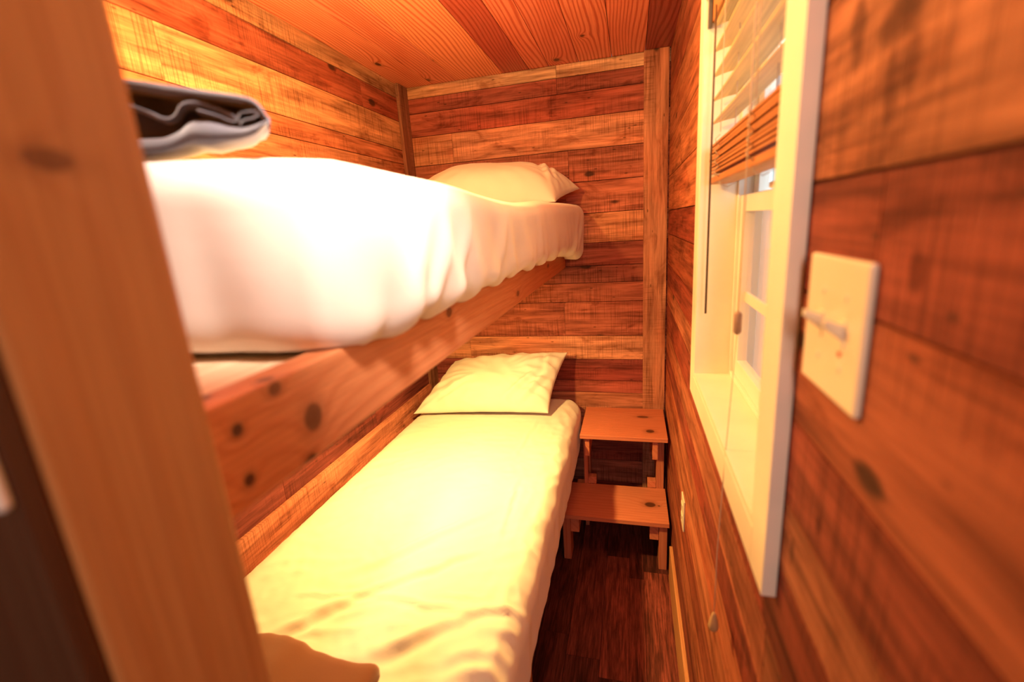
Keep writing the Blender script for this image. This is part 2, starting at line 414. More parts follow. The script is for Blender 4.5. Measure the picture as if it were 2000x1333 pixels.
for i in range(len(edges) - 1):
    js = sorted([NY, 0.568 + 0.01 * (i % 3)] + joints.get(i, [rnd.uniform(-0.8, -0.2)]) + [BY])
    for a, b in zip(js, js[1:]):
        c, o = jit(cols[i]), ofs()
        if b < 0.6: c = (c[0] * 0.74, c[1] * 0.80, c[2] * 0.80)      # near boards toned down: the wall's light falloff put into their colour
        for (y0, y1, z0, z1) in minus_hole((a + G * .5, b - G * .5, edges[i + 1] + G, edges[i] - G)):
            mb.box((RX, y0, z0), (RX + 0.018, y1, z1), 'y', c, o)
for (y0, y1, z0, z1) in ((NY, OY0, FZ, CZ), (OY1, BY + 0.1, FZ, CZ), (OY0, OY1, FZ, OZ0), (OY0, OY1, OZ1, CZ)):
    mb.box((RX + 0.015, y0, z0), (0.30, y1, z1), 'y', (0.03, 0.015, 0.01))
m_barn_r = rough_wood('reclaimed_boards_stained', spots=[(0.47, 0.135, 0.014, 0.030, 0.8), (0.405, 0.118, 0.030, 0.014, 0.8), (0.40, 0.145, 0.020, 0.03, 0.8), (0.41, 0.075, 0.012, 0.028, 0.7), (0.385, 0.085, 0.012, 0.018, 0.7), (0.345, -0.045, 0.010, 0.012, 0.7), (0.445, -0.30, 0.005, 0.012, 0.8), (0.505, -0.375, 0.006, 0.02, 0.7)])
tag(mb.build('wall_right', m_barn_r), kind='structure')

# wall behind the camera
mb = MB()
z = FZ
while z < CZ:
    z2 = min(z + 0.14, CZ)
    mb.box((LX, NY - 0.018, z + G), (RX, NY, z2 - G), 'x', jit(MID, 0.2), ofs()); z = z2
mb.box((LX - 0.1, NY - 0.09, FZ), (0.30, NY - 0.015, CZ), 'x', (0.02, 0.01, 0.01))
tag(mb.build('wall_rear', m_barn), kind='structure')

# corner trims and baseboard
mb = MB(); mb.box((0.058, BY - 0.018, FZ), (0.168, BY - 0.0005, CZ - 0.0005), 'z', (0.56, 0.29, 0.13), ofs())
tag(mb.build('trim_1', m_barn_soft, bevel=0.0012), kind='structure')
mb = MB(); mb.box((LX + 0.0005, BY - 0.10, FZ), (LX + 0.018, BY - 0.0005, CZ - 0.0005), 'z', (0.30, 0.15, 0.075), ofs())
tag(mb.build('trim_2', m_barn_soft, bevel=0.0012), kind='structure')
m_base = pine('baseboard_pine', freq=40, contrast=0.3)
mb = MB(); mb.box((RX - 0.014, NY + 0.001, FZ + 0.0005), (RX - 0.0005, 1.86, -1.425), 'y', (0.62, 0.30, 0.14), ofs())
tag(mb.build('baseboard_right', m_base, bevel=0.0015), kind='structure')

# ------------------------------------------------------------------ window
win = empty('window_1', 0.2, (OY0 + OY1) / 2, OZ0, kind='structure')
CW, XF = 0.058, 0.157     # casing width, casing face
mb = MB()
mb.box((XF, OY0 - CW, OZ0 - CW), (RX - 0.0005, OY0, OZ1 + CW), 'z')
mb.box((XF, OY1, OZ0 - CW), (RX - 0.0005, OY1 + CW, OZ1 + CW), 'z')
mb.box((XF, OY0 + .0003, OZ0 - CW), (RX - 0.0005, OY1 - .0003, OZ0), 'y')
mb.box((XF, OY0 + .0003, OZ1), (RX - 0.0005, OY1 - .0003, OZ1 + CW), 'y')
mb.build('casing', m_white, win, bevel=0.0015)
J = 0.012
mb = MB()
mb.box((XF + .001, OY0 - .0, OZ0), (0.2999, OY0 + J, OZ1), 'z')
mb.box((XF + .001, OY1 - J, OZ0), (0.2999, OY1, OZ1), 'z')
mb.box((XF + .001, OY0 + J, OZ1 - J), (0.2999, OY1 - J, OZ1), 'y')
mb.build('jamb', m_white, win, bevel=0.0008)
mb = MB(); mb.box((XF + .001, OY0 + J, OZ0), (0.2999, OY1 - J, OZ0 + J), 'y')
mb.build('window_sill', m_white, win, bevel=0.001)
A0, A1, B0, B1 = OY0 + J, OY1 - J, OZ0 + J, OZ1 - J
def rect_frame(mb, x0, x1, y0, y1, z0, z1, wy, wz0, wz1):
    mb.box((x0, y0, z0), (x1, y0 + wy, z1), 'z'); mb.box((x0, y1 - wy, z0), (x1, y1, z1), 'z')
    mb.box((x0, y0 + wy, z0), (x1, y1 - wy, z0 + wz0), 'y'); mb.box((x0, y0 + wy, z1 - wz1), (x1, y1 - wy, z1), 'y')
mb = MB(); rect_frame(mb, 0.240, 0.299, A0 + .0003, A1 - .0003, B0 + .0003, B1 - .0003, 0.012, 0.012, 0.015)
mb.build('window_frame', m_vinyl, win, bevel=0.001)
ZM = 0.034
mb = MB(); rect_frame(mb, 0.246, 0.268, A0 + .0125, A1 - .0125, B0 + .0125, ZM, 0.045, 0.040, 0.037)
ls = mb.build('lower_sash', m_vinyl, win, bevel=0.0015)
mb = MB(); rect_frame(mb, 0.271, 0.292, A0 + .0125, A1 - .0125, ZM - 0.034, B1 - .0155, 0.045, 0.034, 0.04)
us = mb.build('upper_sash', m_vinyl, win, bevel=0.0015)
def child(mb, name, mat, par, **kw): return mb.build(name, mat, par, **kw)
yc = (A0 + A1) / 2
mb = MB(); mb.box((0.255, A0 + .058, -0.206), (0.262, A1 - .058, -0.184), 'y'); mb.box((0.2552, yc - .011, B0 + .0525), (0.2618, yc + .011, ZM - .0375), 'z')
child(mb, 'muntin', m_vinyl, ls)
mb = MB(); mb.box((0.2568, A0 + .0575, B0 + .0525), (0.2600, A1 - .0575, ZM - .0372)); child(mb, 'pane', m_glass, ls)
mb = MB(); mb.box((0.2800, A0 + .0575, ZM + .0002), (0.2832, A1 - .0575, B1 - .0557)); child(mb, 'pane', m_glass, us)
mb = MB(); mb.box((0.294, A0 + .013, B0 + .0125), (0.2945, A1 - .013, ZM - .004)); mb.build('insect_screen', m_screen, win)
mb = MB(); mb.box((0.236, yc - .03, ZM + .0003), (0.262, yc + .03, ZM + 0.012)); mb.build('sash_lock', m_vinyl, win, bevel=0.003)

# ------------------------------------------------------------------ blind
bl = empty('window_blind', 0.19, yc, OZ1 - J, 'wooden slatted window blind raised halfway, its slats bunched above the lower sash', 'window blind')
SX0, SX1 = 0.176, 0.226
mb = MB(); mb.box((0.172, A0 + .004, B1 - 0.045), (0.232, A1 - .004, B1 - .0008), 'y')
mb.build('headrail', m_stack, bl, bevel=0.002)
mb = MB(); mb.box((0.163, A1 - .010, B1 - 0.055), (0.171, A1 - .0008, B1 - 0.0008)); mb.build('bracket', m_metal, bl, bevel=0.001)
def slat(z, tilt, mat, th=0.0028, y0=A0 + .006, y1=A1 - .012, dx=0):
    mb = MB(); n = 6; prof = []
    for k in range(n + 1):
        s = k / n; prof.append((SX0 + dx + s * (SX1 - SX0), z + tilt * s * 0.05 + 0.0022 * math.sin(math.pi * s)))
    base = len(mb.v)
    for y in (y0, y1):
        for (x, zz) in prof: mb.v.append((x, y, zz + th / 2))
        for (x, zz) in reversed(prof): mb.v.append((x, y, zz - th / 2))
    m = 2 * (n + 1)
    for k in range(m):
        k2 = (k + 1) % m; mb.face([k, k2, m + k2, m + k], None, (1, 1, 1), False)
    mb.face(list(range(m))[::-1]); mb.face(list(range(m, 2 * m)))
    return mb.build('slat', mat, bl)
for z in (0.388, 0.338, 0.288, 0.239, 0.191): slat(z, 0.22, m_slat)
for k in range(9): slat(0.143 - k * 0.0072, 0.02 + 0.01 * math.sin(k * 2.1), m_stack, 0.0042, dx=0.0016 * math.sin(k * 2.7))
mb = MB(); mb.box((SX0 - .001, A0 + .006, 0.062), (SX1 + .001, A1 - .012, 0.0765), 'y'); mb.build('bottom_rail', m_stack, bl, bevel=0.004, segs=3)
for yl in (1.07, 0.79):
    mb = MB()
    for xx in (SX0 - 0.0025, SX1 + 0.0025):
        mb.tube([(xx, yl, B1 - .05), (xx, yl + .002, 0.26), (xx, yl, 0.155)], 0.0008, 5)
    # bunched loops of the ladder in front of the stack
    for q in range(4):
        z0 = 0.150 - q * 0.020
        mb.tube([(SX0 - 0.003, yl, z0), (SX0 - 0.010, yl + 0.010, z0 - 0.006), (SX0 - 0.008, yl + 0.004, z0 - 0.018), (SX0 - 0.012, yl - 0.008, z0 - 0.012), (SX0 - 0.003, yl - 0.002, z0 - 0.02)], 0.0009, 5)
    mb.tube([(SX0 - .003, yl, 0.075), (SX0 + .004, yl + .02, 0.056), (SX0 + .02, yl + .03, 0.050), (SX1 - .01, yl + .01, 0.060)], 0.0008, 5)
    mb.build('ladder_string', m_string, bl)
    mb = MB(); mb.tube([(0.201, yl + .004, B1 - .046), (0.201, yl + .004, 0.148)], 0.0009, 5); mb.build('lift_cord', m_string, bl)
mb = MB(); mb.tube([(0.167, 1.135, B1 - .04), (0.1655, 1.125, 0.3), (0.1655, 1.12, -0.225)], [0.0016, 0.0020, 0.0024], 8); mb.build('tilt_wand', m_wand, bl)
pc = MB()
pc.tube([(0.1695, 0.800, B1 - .04), (0.1695, 0.803, 0.2), (0.1690, 0.807, -0.162)], 0.0011, 6)
pc.tube([(0.1690, 0.807, -0.196), (0.1580, 0.795, -0.42), (0.1500, 0.780, -0.60), (0.1465, 0.762, -0.722)], 0.0008, 6)
cord = pc.build('pull_cord', m_string, bl)
mb = MB(); mb.tube([(0.1690, 0.807, -0.160), (0.1690, 0.807, -0.164), (0.1690, 0.807, -0.194), (0.1690, 0.807, -0.198)], [0.003, 0.0065, 0.0065, 0.003], 10)
mb.build('cord_connector', plain('connector_plastic', (0.34, 0.22, 0.17), 0.4), cord)
mb = MB(); mb.tube([(0.1465, 0.762, -0.716), (0.1465, 0.762, -0.722), (0.1463, 0.7615, -0.734), (0.1461, 0.761, -0.745), (0.146, 0.761, -0.752), (0.146, 0.761, -0.755)], [0.002, 0.0045, 0.0075, 0.0095, 0.008, 0.004], 14)
mb.build('tassel', m_tassel, cord)

# ------------------------------------------------------------------ switch plate and outlet on the right wall
def screw(mb, p, r=0.003):
    mb.tube([(p[0], p[1], p[2]), (p[0] - 0.0012, p[1], p[2])], r, 12)
sw = empty('light_switch', RX, 0.4505, -0.104, 'ivory double light switch plate on the wooden wall beside the window', 'light switch')
PY0, PY1, PZ0, PZ1, PX = 0.3900, 0.5080, -0.1660, -0.0435, RX - 0.0065
mb = MB(); mb.box((PX, PY0, PZ0), (RX - .0003, PY1, PZ1)); mb.build('wall_plate', m_plate, sw, bevel=0.0028, segs=3)
for yy in (0.424, 0.470):
    zc = (PZ0 + PZ1) / 2
    mb = MB(); mb.box((PX - .0012, yy - .0055, zc - .012), (PX + .001, yy + .0055, zc + .012)); mb.build('toggle_slot', m_plate, sw, bevel=0.0008)
    mb = MB()
    n = len(mb.v); a, b = 0.0045, 0.0035
    for (x, z, w) in ((PX, zc - .006, a), (PX, zc + .008, a), (PX - .015, zc + .0135, b), (PX - .015, zc + .0065, b)):
        mb.v += [(x, yy - w, z), (x, yy + w, z)]
    for q in ((0, 1, 3, 2), (2, 3, 5, 4), (4, 5, 7, 6), (6, 7, 1, 0), (0, 2, 4, 6), (1, 7, 5, 3)): mb.face([n + i for i in q])
    mb.build('toggle', m_plate, sw, bevel=0.0012)
    for zz in (zc + 0.030, zc - 0.030):
        mb = MB(); screw(mb, (PX + .0002, yy, zz)); mb.build('screw', m_plate, sw)
mb = MB(); screw(mb, (PX - .0002, 0.424, zc - 0.017), 0.0022); mb.build('indicator', m_red, sw)

ol = empty('wall_outlet', RX, 1.495, -1.0, 'ivory wall outlet low on the wooden wall beside the steps', 'outlet')
mb = MB(); mb.box((RX - .006, 1.46, -1.058), (RX - .0003, 1.53, -0.943)); mb.build('wall_plate', m_plate, ol, bevel=0.002)
for zz in (-0.980, -1.021):
    mb = MB(); mb.box((RX - .0085, 1.478, zz - .014), (RX - .0055, 1.512, zz + .014)); mb.build('socket', m_plate, ol, bevel=0.002)
    mb = MB()
    for yy in (1.489, 1.501): mb.box((RX - .0090, yy - .001, zz - .004), (RX - .0082, yy + .001, zz + .005))
    mb.build('slot', m_black, ol)

# ------------------------------------------------------------------ cloth shapes
def rbox(lo, hi, r, step, deform):
    """box skin with rounded edges, deformed point by point: deform(p, n) -> p"""
    mb = MB()
    c = [(a + b) / 2 for a, b in zip(lo, hi)]; h = [(b - a) / 2 for a, b in zip(lo, hi)]
    ns = [max(2, int(2 * k / step)) for k in h]
    key = {}
    def vert(p):
        k = tuple(round(x, 5) for x in p)
        if k in key: return key[k]
        q = Vector([max(-(h[i] - r), min(h[i] - r, p[i])) for i in range(3)])
        d = Vector(p) - q
        n = d.normalized() if d.length > 1e-9 else Vector((0, 0, 1))
        pp = Vector(c) + q + n * r
        pp = deform(pp, n)
        mb.v.append(tuple(pp)); key[k] = len(mb.v) - 1
        return key[k]
    def coord(i, k): return -h[i] + 2 * h[i] * k / ns[i]
    for ax in range(3):
        a, b = [i for i in range(3) if i != ax]
        for sgn in (-1, 1):
            for i in range(ns[a]):
                for j in range(ns[b]):
                    q = []
                    for (ii, jj) in ((i, j), (i + 1, j), (i + 1, j + 1), (i, j + 1)):
                        p = [0, 0, 0]; p[ax] = sgn * h[ax]; p[a] = coord(a, ii); p[b] = coord(b, jj); q.append(vert(p))
                    flip = (sgn > 0) == (ax == 1)
                    mb.face(q[::-1] if flip else q, None, (1, 1, 1), True)
    return mb

def nz(x, y, z=0): return noise.noise(Vector((x, y, z)))
def ridged(x, y, z=0): return 1 - abs(nz(x, y, z)) * 2

def seg_ridge(x, y, s):
    """soft fold along a segment (x0,y0,x1,y1,amp,width)"""
    x0, y0, x1, y1, amp, w = s
    dx, dy = x1 - x0, y1 - y0; L2 = dx * dx + dy * dy
    t = ((x - x0) * dx + (y - y0) * dy) / L2; tc = max(0, min(1, t))
    wob = 0.010 * nz(tc * 6, x0 * 9, 3.0)
    px, py = x - x0 - dx * tc, y - y0 - dy * tc
    d = (px * dy - py * dx) / math.sqrt(L2) + wob
    dd = math.hypot(px, py)
    if dd > 5 * w: return 0
    e = math.sin(math.pi * min(1, max(0, (t + .1) / 1.2))) if -0.1 < t < 1.1 else 0
    k = d / w
    return amp * e * (math.exp(-k * k) - 0.55 * math.exp(-((k - 1.5) ** 2)))

# ------------------------------------------------------------------ upper mattress
UY0, UY1, UX0 = 0.415, 2.385, -1.125
def up_def(p, n):
    x, y, z = p
    s = (y - UY0) / (UY1 - UY0)
    xr = -0.285 + 0.010 * s + 0.055 * max(0, (s - 0.45) / 0.55) ** 1.5
    wx = max(0, (x - UX0) / (-0.285 - UX0))
    x = UX0 + (x - UX0) * (xr - UX0) / (-0.285 - UX0)
    tz = (z + 0.135) / (0.215)                 # 0 bottom, 1 top
    low = max(0, 1 - tz)
    # top surface: slight sag, head end droops over the edge at the bottom
    top = 0.014 * (1 - min(1, (1 - s) / 0.12)) * 0
    sag = -0.020 * math.exp(-((s - 0.42) / 0.16) ** 2) * wx * tz
    drop = -0.055 * max(0, (s - 0.80) / 0.20) ** 1.3 * low * wx
    near = 0.026 * max(0, 1 - s / 0.25) * min(1, (1 - wx) * 3.2) * tz
    z = z + sag + drop + near + top
    wk = max(0, min(1, (wx - 0.78) / 0.2)); wk = wk * wk * (3 - 2 * wk); side = max(0, n.x) * wk
    foot = max(0, -n.y)
    e = (side * low) ** 1.0
    t = y * 1.0
    f = math.sin(t * 31 + 3 * nz(t * 3, 1.0) + z * 22) * 0.5 + math.sin(t * 57 + 4 * nz(t * 4, 7.0) + z * 30) * 0.3
    amp = 0.010 * (0.4 + 0.9 * max(0, 1 - s * 1.15)) * e
    x += f * amp * 1.3 - 0.010 * e * low
    if low > 0.55:
        k = (low - 0.55) / 0.45
        z += k * wk * min(1, s / 0.08) * (0.007 * math.sin(t * 34 + 3 * nz(t * 3, 1.0)) + 0.006 * nz(t * 12, 3.3))
    if wx > 0.80 and s < 0.12: y += 0.07 * min(1, (wx - 0.80) / 0.20) ** 2.2 * (1 - max(0, s) / 0.12)
    fx = math.sin(x * 40 + 3 * nz(x * 4, 2.0)) * 0.006 * foot * low
    y += fx
    # big slanted folds on the side
    for (fy, w_) in ((0.62, 0.030), (0.70, 0.022), (0.80, 0.02), (1.05, 0.03), (2.18, 0.03), (2.28, 0.02)):
        d = (y - fy - (z - 0.0) * 0.55) / w_
        x += side * 0.010 * math.exp(-d * d) * min(1, low * 1.6)
    z += tz * max(0, n.z) * 0.004 * nz(x * 5, y * 4)
    x += side * 0.004 * nz(y * 5, z * 8)
    if x < -0.325: z = max(z, -0.1270)
    return Vector((x, y, z))
um = empty('mattress', -0.70, 1.4, -0.14, 'thick white sheeted mattress on the upper bunk, glowing in the lamp light', 'mattress', 'sheeted mattresses of the two bunks')
rbox((UX0, UY0, -0.135), (-0.285, UY1, 0.080), 0.045, 0.0105, up_def).build('fitted_sheet', m_sheet, um)
mb = MB(); mb.box((UX0 + .03, UY0 + .13, -0.1268), (-0.40, UY1 - .04, -0.10)); mb.build('mattress_core', m_vinyl, um, bevel=0.004)

# ------------------------------------------------------------------ lower mattress
LY0, LY1, LX0 = 0.28, 2.39, -1.122
folds = [(-0.869, 0.716, -0.712, 0.889, 0.012, 0.016), (-0.712, 0.889, -0.447, 1.095, 0.010, 0.013), (-0.792, 0.944, -0.459, 1.295, 0.008, 0.018), (-0.699, 0.899, -0.396, 0.885, 0.005, 0.010), (-0.601, 0.712, -0.391, 0.886, 0.010, 0.018), (-0.391, 0.886, -0.231, 0.940, 0.009, 0.012), (-0.499, 0.920, -0.352, 0.936, 0.004, 0.007), (-0.882, 0.859, -0.684, 0.894, 0.004, 0.008), (-0.409, 0.761, -0.218, 0.810, 0.009, 0.016), (-0.361, 0.733, -0.205, 0.745, 0.008, 0.014), (-0.323, 0.839, -0.209, 0.889, 0.007, 0.012), (-0.474, 1.643, -0.447, 2.054, 0.004, 0.008), (-0.399, 1.148, -0.417, 1.495, 0.006, 0.009), (-0.358, 1.179, -0.252, 1.127, 0.004, 0.006), (-0.816, 0.740, -0.724, 0.772, 0.004, 0.010), (-0.406, 0.697, -0.257, 0.777, 0.008, 0.020)]
def lo_def(p, n):
    x, y, z = p
    s = (y - LY0) / (LY1 - LY0)
    wx = max(0, (x - LX0) / (-0.262 - LX0))
    tz = (z + 1.20) / 0.27; low = max(0, 1 - tz)
    up = max(0, n.z)
    h = 0
    if up > 0.05:
        for f in folds: h += 1.35 * seg_ridge(x, y, f)
        h += 0.0035 * nz(x * 3.2, y * 2.4) * 2
        h += 0.0065 * max(0, 1 - s * 1.1) * (ridged(x * 6 + y * 5, (y * 1.0 - x * .6) * 16, 2.0) - .5)
        h += 0.0085 * (ridged(x * 20, y * 9, 4.0) - 0.5) * max(0, (wx - 0.78) / 0.22)
        h += 0.0016 * (ridged(x * 22 + y * 9, y * 20, 8.0) - 0.5)
        z += up * h - 0.010 * max(0, 1 - s / 0.3) * up
    side = max(0, n.x) if wx > 0.8 else 0
    if side:
        x += side * (0.005 * nz(y * 6, z * 4, 1.0) + 0.0012 * math.sin(y * 44 + 4 * nz(y * 3, 2.0)) + 0.002 * nz(y * 25, z * 12))
    # head end corner rounds off
    x -= wx * 0.030 * max(0, (s - 0.93) / 0.07) ** 2
    return Vector((x, y, z))
lm = empty('mattress', -0.70, 1.3, -1.2, 'creased white sheeted mattress on the lower bunk, beside the wooden steps', 'mattress', 'sheeted mattresses of the two bunks')
rbox((LX0, LY0, -1.20), (-0.258, LY1, -0.930), 0.075, 0.0085, lo_def).build('fitted_sheet', m_sheet, lm)

# ------------------------------------------------------------------ pillows from four corners
def pillow(name, C, T_up, T_dn, label, seed, n=70, lump=1.0, group=None, creases=()):
    C = [Vector(c) for c in C]                # front-left, front-right, back-right, back-left
    nrm = ((C[1] - C[0]).cross(C[3] - C[0])).normalized()
    mb = MB()
    def pt(u, v, sgn):
        a, b = abs(u), abs(v)
        uu = u * (1 - 0.055 * (1 - v * v) * a ** 3); vv = v * (1 - 0.07 * (1 - u * u) * b ** 3)
        s, t = (uu + 1) / 2, (vv + 1) / 2
        base = (C[0] * (1 - s) + C[1] * s) * (1 - t) + (C[3] * (1 - s) + C[2] * s) * t
        th = max(0, (1 - a ** 2.6)) ** 0.55 * max(0, (1 - b ** 2.6)) ** 0.55
        k = th * (T_up if sgn > 0 else T_dn)
        # creases that run in from corners and ends
        rad = 0
        edge = max(a, b) ** 3
        rad += 0.010 * 1.6 * edge * th * math.sin(9 * math.atan2(v, u) * 2 + seed + 3 * nz(u * 2, v * 2, seed))
        rad += 0.018 * nz(u * 1.6 + seed, v * 1.6) * th
        rad += 0.013 * (ridged(u * 3 + v * 2 + seed, v * 2.2 - u, seed) - .5) * th * (0.4 + edge)
        rad *= lump
        for cxr in creases: rad += seg_ridge(u, v, cxr) * th
        return base + nrm * (sgn * k + rad * (1 if sgn > 0 else 0.3))
    idx = {}
    for sgn in (1, -1):
        for i in range(n + 1):
            for j in range(n + 1):
                u, v = -1 + 2 * i / n, -1 + 2 * j / n
                u = math.sin(u * math.pi / 2) * 0.6 + u * 0.4; v = math.sin(v * math.pi / 2) * 0.6 + v * 0.4
                if sgn < 0 and (i in (0, n) or j in (0, n)): idx[(sgn, i, j)] = idx[(1, i, j)]; continue
                mb.v.append(tuple(pt(u, v, sgn))); idx[(sgn, i, j)] = len(mb.v) - 1
    for sgn in (1, -1):
        for i in range(n):
            for j in range(n):
                q = [idx[(sgn, i, j)], idx[(sgn, i + 1, j)], idx[(sgn, i + 1, j + 1)], idx[(sgn, i, j + 1)]]
                mb.face(q if sgn > 0 else q[::-1], None, (1, 1, 1), True)
    o = mb.build(name, m_pillow)
    return tag(o, label, 'pillow', group)
pillow('pillow', [(-0.98, 1.92, 0.105), (-0.315, 2.06, 0.088), (-0.238, 2.355, 0.152), (-0.98, 2.36, 0.19)], 0.155, 0.015,
       'plump white pillow at the head of the upper bunk', 1.3, lump=0.45, group='white pillows of the two bunks', creases=[(0.5, 0.8, 0.95, -0.7, 0.018, 0.05), (0.62, 0.9, 0.98, -0.4, 0.014, 0.04)])
pillow('pillow', [(-1.10, 2.025, -0.915), (-0.395, 2.075, -0.905), (-0.325, 2.33, -0.665), (-0.985, 2.38, -0.735)], 0.10, 0.03,
       'flat white pillow leaning on the back wall at the head of the lower bunk', 4.1, group='white pillows of the two bunks', creases=[(0.3, -0.9, 0.75, 0.2, 0.018, 0.05), (0.55, -0.95, 0.95, 0.3, 0.020, 0.05), (0.75, 0.9, 0.85, 0.1, 0.016, 0.05), (-0.9, -0.9, -0.3, -0.2, 0.012, 0.06)])

# ------------------------------------------------------------------ bunk bed frame
m_rail = pine('bunk_pine', knots=[(0.299, -0.157 - 0.333, 0.0062, 0.0062, 1.0), (0.300, -0.206 - 0.333, 0.0062, 0.0062, 1.0), (0.394, -0.186 - 0.333, 0.015, 0.016, 0.8),
                                  (0.349, -0.137 - 0.333, 0.009, 0.007, 0.7), (0.379, -0.231 - 0.333, 0.010, 0.009, 0.9), (0.80, -0.150 - 0.333, 0.014, 0.010, 0.7),
                                  (1.35, -0.20 - 0.333, 0.018, 0.009, 0.7), (1.9, -0.17 - 0.333, 0.02, 0.008, 0.7)], freq=44, amp=0.010, contrast=0.22, rough=0.4)
m_pine = pine('shelf_pine', freq=38, amp=0.03, contrast=0.3, random_knots=0.0)
bb = empty('bunk_bed', -0.7, 1.3, FZ, 'built-in pine bunk bed with a knotty side rail and a wide corner post', 'bunk bed')
RC = (0.66, 0.28, 0.125)
mb = MB(); mb.box((-0.371, 0.2335, -0.231), (-0.333, BY - 0.0005, -0.128), 'y', RC); mb.build('side_rail', m_rail, bb, bevel=0.003)
mb = MB(); mb.box((-0.372, 0.140, FZ + .0005), (-0.280, 0.233, CZ - .0005), 'z', (0.50, 0.25, 0.09), (3, 4)); mb.build('post', pine('post_pine', freq=30, amp=0.006, contrast=0.14, knots=[(3.0 + 0.047, 4 - 0.28 + .181, 0.006, 0.012, 0.6), (3.0 - 0.52, 4 - 0.28 + .165, 0.012, 0.008, 0.4)]), bb, bevel=0.004)
mb = MB(); mb.box((LX + .001, 0.128, FZ + .0005), (-0.281, 0.1395, CZ - .0005), 'z', (0.085, 0.040, 0.020), (9, 7)); mb.build('end_panel', m_pine, bb, bevel=0.002)
mb = MB(); mb.box((-1.12, 0.2335, -0.150), (-0.3715, BY - .001, -0.1365), 'y', (0.90, 0.72, 0.50), (2, 8)); mb.build('upper_deck', m_pine, bb)
mb = MB(); mb.box((LX + .013, 0.2335, -0.231), (-1.102, BY - .11, -0.1502), 'y', RC, (5, 2)); mb.build('ledger', m_pine, bb)
mb = MB(); mb.box((-0.345, 0.2335, -1.315), (-0.310, BY - .02, -1.2155), 'y', RC, (1, 3)); mb.build('lower_rail', m_pine, bb)
mb = MB(); mb.box((-1.12, 0.2335, -1.215), (-0.310, BY - .02, -1.2025), 'y', RC, (6, 3)); mb.build('lower_deck', m_pine, bb)
for yy in (0.25, 1.2, 2.25):
    mb = MB(); mb.box((-0.42, yy, FZ + .0003), (-0.347, yy + .06, -1.216), 'z', RC, (yy, 1)); mb.build('leg', m_pine, bb)

# plate on the end of the bunk
ep = empty('bunk_switch', -0.319, 0.128, -0.057, 'white plastic switch plate on the near end of the bunk', 'light switch')
mb = MB(); mb.box((-0.353, 0.1215, -0.114), (-0.2812, 0.1277, 0.001)); mb.build('wall_plate', m_vinyl, ep, bevel=0.003, segs=3)
mb = MB(); mb.box((-0.323, 0.114, -0.065), (-0.315, 0.1214, -0.048)); mb.build('toggle', m_vinyl, ep, bevel=0.001)

# ------------------------------------------------------------------ folded towel on the upper bunk
def unproj(px, py, y):
    c = Vector(((px - 1000) / 899.58, (py - 666.5) / 899.58, 1.0)); d = M.transposed() @ c
    return d * (y / d.y)
def ribbon(path, th, y0, y1, lean=0.0):
    """a folded layer: outline drawn in the plane y0, given thickness (per point) and run back to y1"""
    P = [Vector((p[0], p[1])) for p in path]
    Q = []
    for i in range(len(P) - 1):     # catmull-rom smoothing
        p0, p1, p2, p3 = P[max(0, i - 1)], P[i], P[i + 1], P[min(len(P) - 1, i + 2)]
        for k in range(6):
            t = k / 6
            q = 0.5 * ((2 * p1) + (p2 - p0) * t + (2 * p0 - 5 * p1 + 4 * p2 - p3) * t * t + (3 * p1 - p0 - 3 * p2 + p3) * t ** 3)
            tt = th[i] + (th[i + 1] - th[i]) * t
            Q.append((q, tt))
    Q.append((P[-1], th[-1]))
    mb = MB(); n = len(Q); ny = 10; rows = []
    for r in range(ny + 1):
        y = y0 + (y1 - y0) * r / ny
        top, bot = [], []
        for i, (q, w) in enumerate(Q):
            a = Q[max(0, i - 1)][0]; b = Q[min(n - 1, i + 1)][0]
            t = (b - a).normalized(); nn = Vector((-t.y, t.x)) * w / 2
            if r == 0: nn *= 0.55
            wob = 0.003 * nz(q.x * 20, y * 14, q.y * 20) * (r / ny)
            yy = y - (0.004 if r == 1 else 0) + 0.004 * nz(q.x * 30, q.y * 30) * (1 - r / ny)
            top.append((q.x + nn.x + lean * (y - y0), yy, q.y + nn.y + wob + 0.16 * (y - y0))); bot.append((q.x - nn.x + lean * (y - y0), yy, q.y - nn.y + wob + 0.16 * (y - y0)))
        ring = top + bot[::-1]; rows.append(len(mb.v)); mb.v += ring
    m = 2 * n
    for r in range(ny):
        for k in range(m):
            k2 = (k + 1) % m
            mb.face([rows[r] + k, rows[r] + k2, rows[r + 1] + k2, rows[r + 1] + k], None, (1, 1, 1), True)
    for r in (0, ny):
        for k in range(n - 1):
            q = [rows[r] + k, rows[r] + k + 1, rows[r] + m - 2 - k, rows[r] + m - 1 - k]
            mb.face(q[::-1] if r == 0 else q, None, (1, 1, 1), True)
    return mb
TY = 0.44
def tp(X, Y):
    q = unproj(200 + X / 4.76, 80 + Y / 4.76, TY); return (q.x, q.z)
tw = empty('folded_towel', *[(-0.48), TY + .1, 0.11], 'dark grey folded towel lying at the foot of the upper bunk', 'towel')
ext = [tp(-260, 330)]
outer = [tp(-900, 220), tp(-260, 310), tp(300, 395), tp(600, 440), tp(900, 480), tp(1250, 525), tp(1400, 565), tp(1490, 650), tp(1550, 735)]
ribbon(outer, [.011, .011, .011, .0115, .010, .008, .006, .005, .003], TY, TY + .16, -0.9).build('outer_fold', m_towel, tw)
lowr = [tp(1545, 745), tp(1440, 820), tp(1330, 850), tp(1180, 850), tp(1000, 840), tp(860, 850), tp(760, 895), tp(600, 960), tp(430, 985), tp(100, 1010), tp(-300, 1020)]
ribbon(lowr, [.003, .010, .012, .017, .027, .024, .017, .015, .018, .022, .022], TY, TY + .16, -0.9).build('lower_fold', m_towel, tw)
inner = [tp(-300, 560), tp(100, 560), tp(380, 650), tp(540, 715), tp(640, 690), tp(740, 580), tp(880, 570), tp(1050, 620), tp(1170, 680), tp(1210, 720)]
